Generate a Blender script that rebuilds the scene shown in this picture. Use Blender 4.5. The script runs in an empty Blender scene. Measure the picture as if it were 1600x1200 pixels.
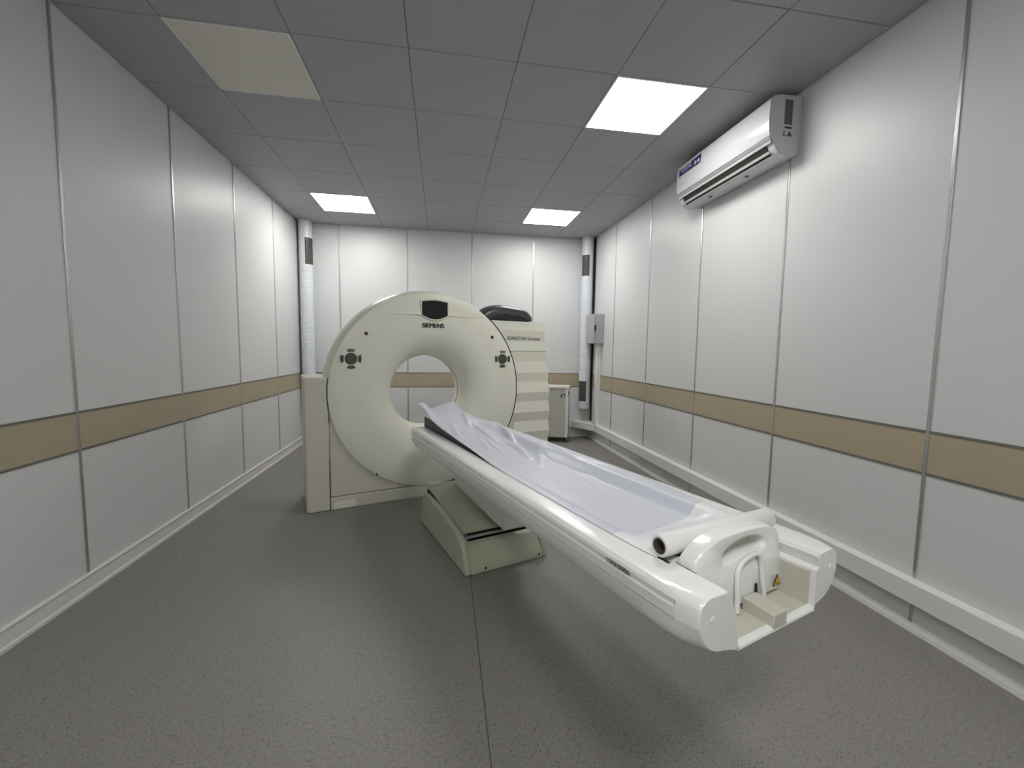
import bpy, bmesh, math
from mathutils import Vector, Matrix, noise

S = bpy.context.scene
COL = S.collection
PI = math.pi
rad = math.radians

# ------------------------------------------------------------------ materials
def _new(name):
    m = bpy.data.materials.new(name)
    m.use_nodes = True
    nt = m.node_tree
    return m, nt, nt.nodes['Principled BSDF']

def mat(name, col, rough=0.5, metal=0.0, coat=0.0, bump=0.0, bscale=200.0, spec=0.5, vary=0.0, vscale=3.0, coat_rough=0.1):
    m, nt, b = _new(name)
    b.inputs['Base Color'].default_value = (*col, 1)
    b.inputs['Roughness'].default_value = rough
    b.inputs['Metallic'].default_value = metal
    b.inputs['Specular IOR Level'].default_value = spec
    b.inputs['Coat Weight'].default_value = coat
    b.inputs['Coat Roughness'].default_value = coat_rough
    tc = nt.nodes.new('ShaderNodeTexCoord')
    if vary:
        n = nt.nodes.new('ShaderNodeTexNoise'); n.inputs['Scale'].default_value = vscale
        n.inputs['Detail'].default_value = 4
        nt.links.new(tc.outputs['Object'], n.inputs['Vector'])
        mx = nt.nodes.new('ShaderNodeMix'); mx.data_type = 'RGBA'
        mx.inputs['A'].default_value = (*[c * (1 - vary) for c in col], 1)
        mx.inputs['B'].default_value = (*[min(1, c * (1 + vary)) for c in col], 1)
        nt.links.new(n.outputs['Fac'], mx.inputs['Factor'])
        nt.links.new(mx.outputs['Result'], b.inputs['Base Color'])
    if bump:
        n2 = nt.nodes.new('ShaderNodeTexNoise'); n2.inputs['Scale'].default_value = bscale
        n2.inputs['Detail'].default_value = 3
        nt.links.new(tc.outputs['Object'], n2.inputs['Vector'])
        bp = nt.nodes.new('ShaderNodeBump'); bp.inputs['Strength'].default_value = bump
        bp.inputs['Distance'].default_value = 0.002
        nt.links.new(n2.outputs['Fac'], bp.inputs['Height'])
        nt.links.new(bp.outputs['Normal'], b.inputs['Normal'])
    return m

def emit(name, col, strength):
    m, nt, b = _new(name)
    b.inputs['Base Color'].default_value = (0.9, 0.9, 0.9, 1)
    b.inputs['Emission Color'].default_value = (*col, 1)
    b.inputs['Emission Strength'].default_value = strength
    return m

def floor_material():
    m, nt, b = _new('speckled_vinyl')
    tc = nt.nodes.new('ShaderNodeTexCoord')
    base = (0.222, 0.211, 0.196)
    def noise_mask(scale, lo, hi, detail=2.0):
        n = nt.nodes.new('ShaderNodeTexNoise'); n.inputs['Scale'].default_value = scale
        n.inputs['Detail'].default_value = detail
        nt.links.new(tc.outputs['Object'], n.inputs['Vector'])
        r = nt.nodes.new('ShaderNodeMapRange'); r.inputs['From Min'].default_value = lo
        r.inputs['From Max'].default_value = hi
        nt.links.new(n.outputs['Fac'], r.inputs['Value'])
        return r.outputs['Result']
    def vor_mask(scale, size, keep):
        v = nt.nodes.new('ShaderNodeTexVoronoi'); v.inputs['Scale'].default_value = scale
        nt.links.new(tc.outputs['Object'], v.inputs['Vector'])
        r = nt.nodes.new('ShaderNodeMapRange'); r.inputs['From Min'].default_value = size
        r.inputs['From Max'].default_value = size * 0.6
        nt.links.new(v.outputs['Distance'], r.inputs['Value'])
        sep = nt.nodes.new('ShaderNodeSeparateColor'); nt.links.new(v.outputs['Color'], sep.inputs['Color'])
        g = nt.nodes.new('ShaderNodeMath'); g.operation = 'LESS_THAN'; g.inputs[1].default_value = keep
        nt.links.new(sep.outputs['Red'], g.inputs[0])
        mu = nt.nodes.new('ShaderNodeMath'); mu.operation = 'MULTIPLY'
        nt.links.new(r.outputs['Result'], mu.inputs[0]); nt.links.new(g.outputs[0], mu.inputs[1])
        return mu.outputs[0]
    def mix(prev, col, fac, amount=1.0):
        mx = nt.nodes.new('ShaderNodeMix'); mx.data_type = 'RGBA'
        if isinstance(prev, tuple): mx.inputs['A'].default_value = (*prev, 1)
        else: nt.links.new(prev, mx.inputs['A'])
        mx.inputs['B'].default_value = (*col, 1)
        mu = nt.nodes.new('ShaderNodeMath'); mu.operation = 'MULTIPLY'; mu.inputs[1].default_value = amount
        nt.links.new(fac, mu.inputs[0]); nt.links.new(mu.outputs[0], mx.inputs['Factor'])
        return mx.outputs['Result']
    c = mix(base, (0.28, 0.265, 0.247), noise_mask(90, 0.45, 0.75), 0.9)
    c = mix(c, (0.11, 0.103, 0.095), noise_mask(120, 0.55, 0.72), 0.7)
    c = mix(c, (0.28, 0.267, 0.25), vor_mask(75, 0.33, 0.3), 0.6)
    c = mix(c, (0.06, 0.056, 0.05), vor_mask(85, 0.32, 0.25), 0.65)
    c = mix(c, (0.05, 0.046, 0.042), vor_mask(2.1, 0.045, 0.35), 0.8)
    nt.links.new(c, b.inputs['Base Color'])
    b.inputs['Roughness'].default_value = 0.42
    n2 = nt.nodes.new('ShaderNodeTexNoise'); n2.inputs['Scale'].default_value = 260
    nt.links.new(tc.outputs['Object'], n2.inputs['Vector'])
    bp = nt.nodes.new('ShaderNodeBump'); bp.inputs['Strength'].default_value = 0.25; bp.inputs['Distance'].default_value = 0.002
    nt.links.new(n2.outputs['Fac'], bp.inputs['Height']); nt.links.new(bp.outputs['Normal'], b.inputs['Normal'])
    return m

M = dict(
    wall=mat('white_wall_laminate', (0.66, 0.66, 0.665), 0.42, bump=0.05, bscale=350, spec=0.45),
    band=mat('beige_wall_band', (0.415, 0.357, 0.248), 0.4, bump=0.05, bscale=350, vary=0.05),
    strip=mat('aluminium_strip', (0.55, 0.55, 0.55), 0.3, metal=0.9),
    border=mat('grey_border', (0.20, 0.195, 0.185), 0.4, metal=0.4),
    tile=mat('ceiling_tile', (0.385, 0.375, 0.41), 0.55, bump=0.05, bscale=300),
    tile_edge=mat('ceiling_void', (0.10, 0.10, 0.10), 0.8),
    floor=floor_material(),
    seam=mat('floor_seam', (0.07, 0.066, 0.06), 0.6),
    skirt=mat('white_skirting', (0.72, 0.71, 0.67), 0.38),
    trunk=mat('white_trunking', (0.76, 0.75, 0.72), 0.35),
    matte=mat('matte_black', (0.012, 0.012, 0.013), 0.6),
    light=emit('lit_diffuser', (1.0, 1.0, 0.97), 22.0),
    dim=mat('unlit_diffuser', (0.68, 0.665, 0.59), 0.45, vary=0.04),
    lframe=mat('light_frame', (0.75, 0.75, 0.73), 0.4),
    shell=mat('cream_scanner_shell', (0.80, 0.795, 0.69), 0.36, bump=0.03, bscale=250, spec=0.4),
    shell_shaded=mat('shaded_cream_shell', (0.63, 0.62, 0.53), 0.4, bump=0.03, bscale=250, spec=0.4),  # same cream as the shell; the column's shade is put into this darker colour
    gap=mat('dark_joint', (0.015, 0.015, 0.012), 0.8),
    glass=mat('black_display', (0.004, 0.004, 0.005), 0.12),
    ink=mat('black_ink', (0.02, 0.025, 0.03), 0.5),
    ink2=mat('grey_ink', (0.12, 0.12, 0.11), 0.5),
    btn=mat('grey_button', (0.055, 0.055, 0.05), 0.4),
    btn2=mat('light_grey_button', (0.16, 0.16, 0.15), 0.4),
    red=mat('dark_red_lamp', (0.10, 0.006, 0.006), 0.3),
    tablew=mat('glossy_white_plastic', (0.90, 0.90, 0.885), 0.24, coat=0.5),
    tables=mat('white_side_plastic', (0.84, 0.84, 0.81), 0.28, coat=0.2),
    cream=mat('cream_plastic', (0.62, 0.61, 0.52), 0.4),
    base=mat('greenish_cream_base', (0.50, 0.505, 0.39), 0.42, bump=0.03),
    steel=mat('brushed_steel', (0.5, 0.5, 0.5), 0.35, metal=1.0),
    carbon=mat('dark_grey_foam', (0.045, 0.046, 0.05), 0.5),
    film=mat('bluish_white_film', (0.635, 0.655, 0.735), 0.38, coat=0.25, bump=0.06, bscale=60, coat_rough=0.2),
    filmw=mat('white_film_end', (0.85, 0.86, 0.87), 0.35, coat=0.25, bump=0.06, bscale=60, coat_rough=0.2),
    paper=mat('white_paper_roll', (0.86, 0.86, 0.85), 0.5),
    card=mat('cardboard_core', (0.12, 0.10, 0.075), 0.8),
    cardin=mat('dark_core_inside', (0.02, 0.017, 0.013), 0.9),
    vinyl=mat('dark_grey_vinyl', (0.05, 0.055, 0.057), 0.33, vary=0.1),
    vinylk=mat('black_vinyl', (0.012, 0.012, 0.013), 0.5),
    cart=mat('grey_cabinet_paint', (0.42, 0.415, 0.37), 0.45),
    cartw=mat('white_cabinet_paint', (0.66, 0.66, 0.62), 0.4),
    acw=mat('glossy_white_ac', (0.58, 0.59, 0.595), 0.18, coat=0.5),
    acg=mat('grey_ac_side', (0.66, 0.665, 0.67), 0.35),
    silver=mat('silver_trim', (0.42, 0.43, 0.44), 0.35, metal=0.5),
    label=mat('grey_label', (0.13, 0.13, 0.125), 0.35),
    plate=mat('silver_label', (0.45, 0.45, 0.42), 0.4),
    blue=mat('navy_sticker', (0.012, 0.010, 0.09), 0.35),
    lav=mat('lavender_print', (0.45, 0.42, 0.68), 0.5),
    yel=mat('yellow_sticker', (0.72, 0.45, 0.03), 0.4),
    paleyel=mat('pale_print', (0.45, 0.48, 0.36), 0.5),
    duct=mat('white_duct', (0.70, 0.72, 0.74), 0.35, bump=0.05, bscale=80),
    ductw=mat('white_wrap', (0.68, 0.71, 0.76), 0.5, bump=0.3, bscale=60),
    box=mat('grey_enclosure', (0.40, 0.41, 0.42), 0.4),
    white=mat('white_print', (0.8, 0.8, 0.8), 0.5),
)

# ------------------------------------------------------------------ helpers
def link(o):
    COL.objects.link(o); return o

def finish(name, bm, m, parent=None, off=(0, 0, 0), smooth=35, bevel=0.0, seg=2, mats=None):
    bmesh.ops.recalc_face_normals(bm, faces=bm.faces)
    if any(off):
        bmesh.ops.translate(bm, verts=bm.verts, vec=Vector(off))
    me = bpy.data.meshes.new(name)
    bm.to_mesh(me); bm.free()
    for mm in (mats or [m]): me.materials.append(mm)
    if smooth:
        for p in me.polygons: p.use_smooth = True
        me.set_sharp_from_angle(angle=rad(smooth))
    o = link(bpy.data.objects.new(name, me))
    if parent: o.parent = parent
    if bevel:
        md = o.modifiers.new('Bevel', 'BEVEL'); md.width = bevel; md.segments = seg
        md.limit_method = 'ANGLE'; md.angle_limit = rad(35)
    return o

def B(): return bmesh.new()

def box(bm, x0, x1, y0, y1, z0, z1, mi=0):
    v = [bm.verts.new(p) for p in ((x0,y0,z0),(x1,y0,z0),(x1,y1,z0),(x0,y1,z0),(x0,y0,z1),(x1,y0,z1),(x1,y1,z1),(x0,y1,z1))]
    for f in ((3,2,1,0),(4,5,6,7),(0,1,5,4),(1,2,6,5),(2,3,7,6),(3,0,4,7)):
        bm.faces.new([v[i] for i in f]).material_index = mi

def loft(bm, rings, closed=True, cap=True):
    R = [[bm.verts.new(p) for p in r] for r in rings]
    n = len(R[0])
    for a, b in zip(R, R[1:]):
        for i in range(n if closed else n - 1):
            j = (i + 1) % n
            bm.faces.new((a[i], a[j], b[j], b[i]))
    if cap:
        bm.faces.new(R[0][::-1]); bm.faces.new(R[-1])
    return R

def prism(bm, pts, axis, a, b):
    """2D outline extruded along an axis: x -> (y,z), y -> (x,z), z -> (x,y)"""
    def P(p, s):
        return {'x': (s, p[0], p[1]), 'y': (p[0], s, p[1]), 'z': (p[0], p[1], s)}[axis]
    loft(bm, [[P(p, a) for p in pts], [P(p, b) for p in pts]])

def circ(cx, cz, r, n=32, a0=0, a1=2 * PI, ends=False):
    k = n if not ends else n - 1
    return [(cx + r * math.cos(a0 + (a1 - a0) * i / k), cz + r * math.sin(a0 + (a1 - a0) * i / k)) for i in range(n)]

def lathe_y(bm, prof, n=96, cz=None, cx=0.0):
    """prof: list of (radius, y, centre z)"""
    rings = []
    for r, y, z in prof:
        rings.append([(cx + r * math.cos(2 * PI * i / n), y, z + r * math.sin(2 * PI * i / n)) for i in range(n)])
    loft(bm, rings, closed=True, cap=False)

def cyl(bm, c, axis, r, h, n=24, r2=None):
    r2 = r if r2 is None else r2
    rings = []
    for s, rr in ((0, r), (h, r2)):
        ring = []
        for i in range(n):
            a = 2 * PI * i / n
            u, v = rr * math.cos(a), rr * math.sin(a)
            ring.append({'x': (c[0] + s, c[1] + u, c[2] + v), 'y': (c[0] + u, c[1] + s, c[2] + v), 'z': (c[0] + u, c[1] + v, c[2] + s)}[axis])
        rings.append(ring)
    loft(bm, rings)

def tube(bm, pts, r, n=12):
    pts = [Vector(p) for p in pts]
    rings = []
    for i, p in enumerate(pts):
        d = (pts[min(i + 1, len(pts) - 1)] - pts[max(i - 1, 0)]).normalized()
        up = Vector((0, 1, 0)) if abs(d.y) < 0.9 else Vector((1, 0, 0))
        a = d.cross(up).normalized(); b = d.cross(a).normalized()
        rings.append([p + r * (math.cos(2 * PI * k / n) * a + math.sin(2 * PI * k / n) * b) for k in range(n)])
    loft(bm, rings)

def smooth_line(keys, k=12):
    out = []
    n = len(keys)
    K = [Vector(p) for p in keys]
    for i in range(n - 1):
        p0, p1, p2, p3 = K[max(i - 1, 0)], K[i], K[i + 1], K[min(i + 2, n - 1)]
        for j in range(k):
            t = j / k
            out.append(0.5 * ((2 * p1) + (p2 - p0) * t + (2 * p0 - 5 * p1 + 4 * p2 - p3) * t * t + (3 * p1 - p0 - 3 * p2 + p3) * t ** 3))
    out.append(K[-1])
    return out

def thing(name, label, cat, loc=(0, 0, 0), rotz=0, group=None):
    o = link(bpy.data.objects.new(name, None))
    o.location = loc; o.rotation_euler = (0, 0, rotz)
    o.empty_display_size = 0.1
    return tag(o, label, cat, group)

def tag(o, label, cat, group=None):
    o['label'] = label; o['category'] = cat
    if group: o['group'] = group
    return o

def structure(o):
    o['kind'] = 'structure'; return o

def text(name, s, size, m, parent, mtx, bold=0.0, depth=0.0008, width=None):
    cu = bpy.data.curves.new(name + '_curve', 'FONT')
    cu.body = s; cu.size = size; cu.extrude = depth
    cu.align_x = 'CENTER'; cu.align_y = 'CENTER'
    t = link(bpy.data.objects.new(name + '_tmp', cu))
    bpy.context.view_layer.update()
    me = bpy.data.meshes.new_from_object(t.evaluated_get(bpy.context.evaluated_depsgraph_get()))
    bpy.data.objects.remove(t); bpy.data.curves.remove(cu)
    me.name = name
    if width:
        w = max(v.co.x for v in me.vertices) - min(v.co.x for v in me.vertices)
        for v in me.vertices: v.co.x *= width / w
    if bold:
        bb = bmesh.new()
        for dx, dz in ((-bold, 0), (bold, 0.0001), (0, -0.0001)):
            c = me.copy(); c.transform(Matrix.Translation((dx, 0, dz))); bb.from_mesh(c); bpy.data.meshes.remove(c)
        bb.to_mesh(me); bb.free()
    me.transform(mtx)
    me.materials.clear(); me.materials.append(m)
    o = link(bpy.data.objects.new(name, me))
    o.parent = parent
    return o

FRONT = Matrix(((1, 0, 0, 0), (0, 0, -1, 0), (0, 1, 0, 0), (0, 0, 0, 1)))   # letters facing -y

# ------------------------------------------------------------------ room
XL, XR, YB, H = -1.8364, 2.2097, 6.0958, 2.9258
YF = -1.3
BT, BB = 0.9548, 0.759          # beige band
l0, ld, r0, rd, b0, bd = 2.4792, 0.9024, 1.5725, 0.912, -1.343, 0.8883

bm = B(); box(bm, XL, XR, YF, YB, -0.1, 0)
floor = structure(finish('floor', bm, M['floor'], smooth=0))
bm = B()
loft(bm, [[(0.166, 2.42, 0.0004), (0.170, 2.42, 0.0004), (0.170, 2.42, 0.0008), (0.166, 2.42, 0.0008)],
          [(0.128, YF + .01, 0.0004), (0.132, YF + .01, 0.0004), (0.132, YF + .01, 0.0008), (0.128, YF + .01, 0.0008)]])
finish('seam', bm, M['seam'], floor, smooth=0)

bm = B(); box(bm, XL - 0.1, XL, YF - 0.1, YB + 0.1, -0.1, H + 0.1)
wl = structure(finish('wall_left', bm, M['wall'], smooth=0))
bm = B(); box(bm, XR, XR + 0.1, YF - 0.1, YB + 0.1, -0.1, H + 0.1)
wr = structure(finish('wall_right', bm, M['wall'], smooth=0))
bm = B(); box(bm, XL, XR, YB, YB + 0.1, -0.1, H + 0.1)
wb = structure(finish('wall_back', bm, M['wall'], smooth=0))
bm = B(); box(bm, XL, XR, YF - 0.1, YF, -0.1, H + 0.1)
wf = structure(finish('wall_front', bm, M['wall'], smooth=0))

def side_wall(parent, x, sgn, seams):
    e = sgn
    def bx(a, b): return tuple(sorted((x + e * a, x + e * b)))
    X = bx(0.0, 0.0015)
    bm = B(); box(bm, *X, YF, YB, BB, BT); finish('beige_band', bm, M['band'], parent, smooth=0)
    for z in (BT, BB):
        X = bx(0.0, 0.004)
        bm = B(); box(bm, *X, YF, YB, z - 0.0055, z + 0.0055); finish('band_border', bm, M['border'], parent, smooth=0)
    for y in seams:
        X = bx(0.0, 0.0045)
        bm = B(); box(bm, *X, y - 0.008, y + 0.008, 0.02, H); finish('joint_strip', bm, M['strip'], parent, bevel=0.0035, seg=3)

side_wall(wl, XL, 1, [l0 + ld * k for k in range(-4, 5) if l0 + ld * k < YB - .05])
side_wall(wr, XR, -1, [r0 + rd * k for k in range(-3, 6) if r0 + rd * k < YB - .05])
bm = B(); box(bm, XL, XR, YB - 0.0015, YB, BB, BT); finish('beige_band', bm, M['band'], wb, smooth=0)
for z in (BT, BB):
    bm = B(); box(bm, XL, XR, YB - 0.004, YB, z - 0.0055, z + 0.0055); finish('band_border', bm, M['border'], wb, smooth=0)
for k in range(4):
    x = b0 + bd * k
    bm = B(); box(bm, x - 0.008, x + 0.008, YB - 0.0045, YB, 0.02, H); finish('joint_strip', bm, M['strip'], wb, bevel=0.0035, seg=3)

# black upright strips in the two far corners
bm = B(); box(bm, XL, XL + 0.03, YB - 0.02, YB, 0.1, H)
structure(finish('trim_1', bm, M['matte'], smooth=0))
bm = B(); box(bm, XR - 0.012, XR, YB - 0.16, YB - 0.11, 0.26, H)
structure(finish('trim_2', bm, M['matte'], smooth=0))

# skirting left and back
bm = B()
prism(bm, [(XL, 0), (XL + 0.022, 0), (XL + 0.022, 0.018), (XL + 0.016, 0.026), (XL + 0.014, 0.085), (XL + 0.019, 0.092), (XL + 0.019, 0.1), (XL, 0.104)], 'y', YF, YB)
structure(finish('baseboard_left', bm, M['skirt'], smooth=0, bevel=0.002))
bm = B()
prism(bm, [(YB, 0), (YB - 0.02, 0), (YB - 0.016, 0.03), (YB - 0.006, 0.034), (YB, 0.04)], 'x', XL + 0.03, XR - 0.02)
structure(finish('baseboard_back', bm, M['skirt'], smooth=0))
bm = B()
prism(bm, [(XR, 0), (XR - 0.022, 0), (XR - 0.018, 0.02), (XR - 0.006, 0.038), (XR, 0.042)], 'y', YF, YB)
structure(finish('baseboard_right', bm, M['skirt'], smooth=0))

# wide cable trunking low on the right wall, turning across the corner onto the back wall
TD, TZ0, TZ1 = 0.055, 0.152, 0.250
path = [(0.9, YB, 0, -1), (1.97, YB, 0.38, -1), (XR, 5.66, -1, 0.4), (XR, YF, -1, 0)]
rings = []
inner = [(0.9, YB - TD), (1.93, YB - TD), (XR - TD, 5.68), (XR - TD, YF)]
outer = [(0.9, YB - 0.001), (XR - 0.03, YB - 0.001), (XR - 0.001, YB - 0.03), (XR - 0.001, YF)]
for (ix, iy), (ox, oy) in zip(inner, outer):
    rings.append([(ox, oy, TZ0), (ix, iy, TZ0), (ix, iy, TZ1), (ox, oy, TZ1 + 0.004)])
bm = B(); loft(bm, rings)
structure(finish('trim_3', bm, M['trunk'], smooth=0, bevel=0.006, seg=3))

# ceiling: clip-in tiles
GX, GY, T = -0.1729, 2.4947, 0.6
cells = {(2, 0): 1, (-2, 4): 1, (2, 4): 1, (-2, 0): 0, (1, -5): 1, (-1, -6): 1}
bm = B()
box(bm, XL, XR, YF, YB, H + 0.006, H + 0.1, 1)
for i in range(-4, 5):
    for j in range(-8, 8):
        x0, x1 = max(GX + T * i, XL), min(GX + T * (i + 1), XR)
        y0, y1 = max(GY + T * j, YF), min(GY + T * (j + 1), YB)
        if x1 - x0 < 0.02 or y1 - y0 < 0.02 or (i, j) in cells: continue
        g, e = 0.0014, 0.005
        ring1 = [(x0 + g, y0 + g, H + 0.006), (x1 - g, y0 + g, H + 0.006), (x1 - g, y1 - g, H + 0.006), (x0 + g, y1 - g, H + 0.006)]
        ring2 = [(x0 + g, y0 + g, H + 0.003), (x1 - g, y0 + g, H + 0.003), (x1 - g, y1 - g, H + 0.003), (x0 + g, y1 - g, H + 0.003)]
        ring3 = [(x0 + e, y0 + e, H), (x1 - e, y0 + e, H), (x1 - e, y1 - e, H), (x0 + e, y1 - e, H)]
        loft(bm, [ring1, ring2, ring3])
structure(finish('ceiling', bm, None, smooth=0, mats=[M['tile'], M['tile_edge']]))

LL = {(2, 0): 'large lit square LED panel in the ceiling nearest the air conditioner',
      (-2, 4): 'lit square LED panel in the far left of the ceiling',
      (2, 4): 'lit square LED panel in the far right of the ceiling',
      (-2, 0): 'unlit dull cream LED panel in the ceiling by the left wall',
      (1, -5): 'lit square LED panel in the ceiling over the viewpoint on the right',
      (-1, -6): 'lit square LED panel in the ceiling behind the viewpoint on the left'}
for (i, j), on in cells.items():
    x0, y0 = GX + T * i, GY + T * j
    t = thing('ceiling_light', LL[(i, j)], 'ceiling light', (x0 + T / 2, y0 + T / 2, H), 0, 'square LED panels in the tiled ceiling')
    h = T / 2 - 0.002
    bm = B()
    w = 0.012
    for a in ((-h, h, -h, -h + w), (-h, h, h - w, h), (-h, -h + w, -h + w, h - w), (h - w, h, -h + w, h - w)):
        box(bm, *a, -0.004, 0.006)
    finish('frame', bm, M['lframe'], t, smooth=0)
    bm = B(); box(bm, -h + w, h - w, -h + w, h - w, -0.002, 0.005)
    finish('diffuser', bm, M['light'] if on else M['dim'], t, smooth=0)

# ------------------------------------------------------------------ CT gantry (local: x right, y into the ring, z up)
TH = rad(19)
O = Vector((-0.074, 3.747, 0))
g = thing('ct_scanner', 'big cream ring-shaped CT scanner standing at the far end of the room', 'CT scanner', O, TH)
CZ, RR = 0.935, 0.845
# front ring with funnel-shaped opening
prof = [(0.80, 0.032, CZ), (RR, 0.032, CZ), (RR, 0.012, CZ), (RR - 0.003, 0.004, CZ), (RR - 0.010, 0.0, CZ), (0.72, 0.0, CZ), (0.62, 0.0, CZ - 0.002)]
for k in range(1, 17):
    a = k / 16 * PI / 2
    r = 0.322 + 0.285 * (1 - math.sin(a)); y = 0.215 * (1 - math.cos(a))
    prof.append((r, y, 0.921 + (CZ - 0.002 - 0.921) * (1 - math.sin(a))))
bm = B(); lathe_y(bm, prof, 160)
finish('front_ring', bm, M['shell'], g, smooth=40)
bm = B(); lathe_y(bm, [(0.333, 0.213, 0.921), (0.333, 0.238, 0.921)], 96)
finish('bore_joint', bm, M['gap'], g)
bm = B(); lathe_y(bm, [(0.80, 0.25, CZ), (0.36, 0.25, 0.921), (0.335, 0.2385, 0.921), (0.323, 0.2365, 0.921), (0.322, 0.240, 0.921), (0.322, 0.30, 0.921), (0.36, 0.37, 0.921), (0.44, 0.46, 0.925), (0.55, 0.52, 0.93), (0.70, 0.55, CZ), (0.82, 0.55, CZ), (0.845, 0.50, CZ), (0.86, 0.30, CZ)], 128)
finish('rear_shell', bm, M['shell'], g, smooth=40)
# outer shroud ring (visible at upper left), a partial arc
prof2 = [(0.80, 0.034, CZ), (0.842, 0.033, CZ), (0.850, 0.040, CZ), (0.872, 0.10, CZ), (0.876, 0.20, CZ), (0.872, 0.235, CZ), (0.80, 0.24, CZ)]
rings = []
for k in range(121):
    a = rad(50) + (rad(180 - 8.6) - rad(50)) * k / 120
    rings.append([(r * math.cos(a), y, z + r * math.sin(a)) for r, y, z in prof2])
bm = B(); loft(bm, rings)
finish('shroud', bm, M['shell'], g, smooth=40)
rings = []
for k in range(91):
    a = rad(-72) + rad(124) * k / 90
    rings.append([(r * math.cos(a), y, CZ + r * math.sin(a)) for r, y in ((0.842, 0.012), (0.8575, 0.014), (0.8575, 0.05), (0.80, 0.05), (0.80, 0.035), (0.842, 0.035))])
bm = B(); loft(bm, rings)
finish('edge_joint', bm, M['gap'], g, smooth=40)
# lower front cover: square panel with round notch behind the ring
pts = [(-0.834, 0.104), (0.834, 0.104), (0.834, 0.93)] + circ(0, CZ, 0.79, 41, 0, -PI, True) + [(-0.834, 0.93)]
bm = B(); prism(bm, pts, 'y', 0.022, 0.06)
finish('lower_cover', bm, M['shell_shaded'], g, bevel=0.004)
bm = B(); box(bm, -0.85, 0.83, 0.05, 0.50, 0.03, 0.30)
finish('chassis', bm, M['gap'], g, smooth=0)
bm = B(); box(bm, -0.836, 0.84, 0.006, 0.3, 0.0, 0.0985)
pl = finish('plinth', bm, M['shell_shaded'], g, bevel=0.004)
bm = B(); prism(bm, [(-0.815, 0.004), (-0.645, 0.004), (-0.645, 0.05), (-0.66, 0.064), (-0.80, 0.064), (-0.815, 0.052)], 'y', 0.001, 0.008)
finish('access_plate', bm, M['shell'], pl, bevel=0.002)
# left side column
arc = [(-math.sqrt(0.853 ** 2 - (z - CZ) ** 2), z) for z in (0.80, 0.84, 0.88, 0.935, 0.98, 1.02, 1.07)]
pts = [(-1.012, 0.0), (-0.842, 0.0), (-0.842, 0.76)] + arc + [(-1.012, 1.07)]
bm = B()
prism(bm, pts, 'y', 0.0, 0.48)
colm = finish('side_column', bm, M['shell_shaded'], g, bevel=0.014, seg=4)
for k in range(12):
    z = 0.25 + k * 0.037
    bm = B()
    loft(bm, [[(-1.0135, 0.035, z), (-1.0135, 0.075, z + 0.012), (-1.0135, 0.075, z + 0.020), (-1.0135, 0.035, z + 0.008)],
              [(-1.004, 0.030, z), (-1.004, 0.075, z + 0.012), (-1.004, 0.075, z + 0.020), (-1.004, 0.030, z + 0.008)]])
    finish('vent_slot', bm, M['btn'], colm, smooth=0)
# right wing with horizontal ribs
zs = [1.600, 1.503, 1.393, 1.288, 1.18, 1.065, 0.97, 0.86, 0.764, 0.654, 0.557, 0.446, 0.34, 0.23, 0.12, 0.02]
def wy(z): return 0.205 + (0.15 * ((z - 0.8) / 0.8) ** 1.3 if z > 0.8 else 0)
fr = [(wy(z) + (0.013 if k % 2 == 0 else -0.013), z) for k, z in enumerate(zs)]
def wing(name, seg, z0, z1):
    bm = B()
    pts = seg + [(0.60, seg[-1][1]), (0.60, seg[0][1])]
    prism(bm, pts, 'x', 0.60, 1.362)
    return finish(name, bm, M['shell'], g, smooth=0)
up = fr[:3] + [(fr[3][0], 1.2905)]
lo = [(fr[3][0] + 0.001, 1.2855)] + fr[4:]
wu = wing('upper_side_cover', up, 0, 0)
wlow = wing('lower_side_cover', lo, 0, 0)
bm = B(); box(bm, 0.61, 1.35, fr[3][0] + 0.008, 0.59, 1.284, 1.292)
finish('cover_joint', bm, M['gap'], g, smooth=0)
bm = B(); box(bm, 0.40, 1.30, 0.30, 0.58, 0.0, 0.03)
finish('foot', bm, M['gap'], g, smooth=0)
def on_facet(z):
    for (ya, za), (yb, zb) in zip(fr, fr[1:]):
        if zb <= z <= za: return yb + (ya - yb) * (z - zb) / (za - zb), math.atan2(ya - yb, za - zb)
yy, sl = on_facet(1.418)
mt = Matrix.Translation((1.105, yy - 0.0022, 1.418)) @ Matrix.Rotation(-sl, 4, 'X') @ FRONT
text('lettering', 'SOMATOM Emotion', 0.052, M['ink2'], wu, mt, bold=0.0009, width=0.40)
# small white dot on a rib
yd, sd = on_facet(0.62)
bm = B(); cyl(bm, (0.735, yd - 0.003, 0.613), 'y', 0.009, 0.005, 16); finish('cap', bm, M['white'], wlow)
# front details
text('lettering', 'SIEMENS', 0.054, M['ink'], g, Matrix.Translation((0.010, -0.0008, 1.500)) @ FRONT, bold=0.0028, width=0.195)
def display_outline(e):
    p = [(-0.091 - e, 1.590 - e * 0.3)]
    p += [(-0.091 - e + (0.229 + 2 * e) * k / 14, 1.590 - e * 0.3 - (0.036 + e * 0.8) * math.sin(PI * k / 14)) for k in range(1, 14)]
    p += [(0.138 + e, 1.590 - e * 0.3), (0.138 + e, 1.702 + e)]
    p += [(0.138 + e - (0.229 + 2 * e) * k / 10, 1.702 + e + 0.012 * math.sin(PI * k / 10)) for k in range(1, 10)]
    p += [(-0.091 - e, 1.702 + e)]
    return p
bm = B()
o1, o2 = display_outline(0.010), display_outline(0.0)
loft(bm, [[(x, 0.005, z) for x, z in o1], [(x, -0.010, z) for x, z in o1], [(x, -0.012, z) for x, z in display_outline(0.006)], [(x, -0.007, z) for x, z in o2], [(x, 0.004, z) for x, z in o2]], cap=True)
dsp = finish('display', bm, M['shell'], g)
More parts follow.
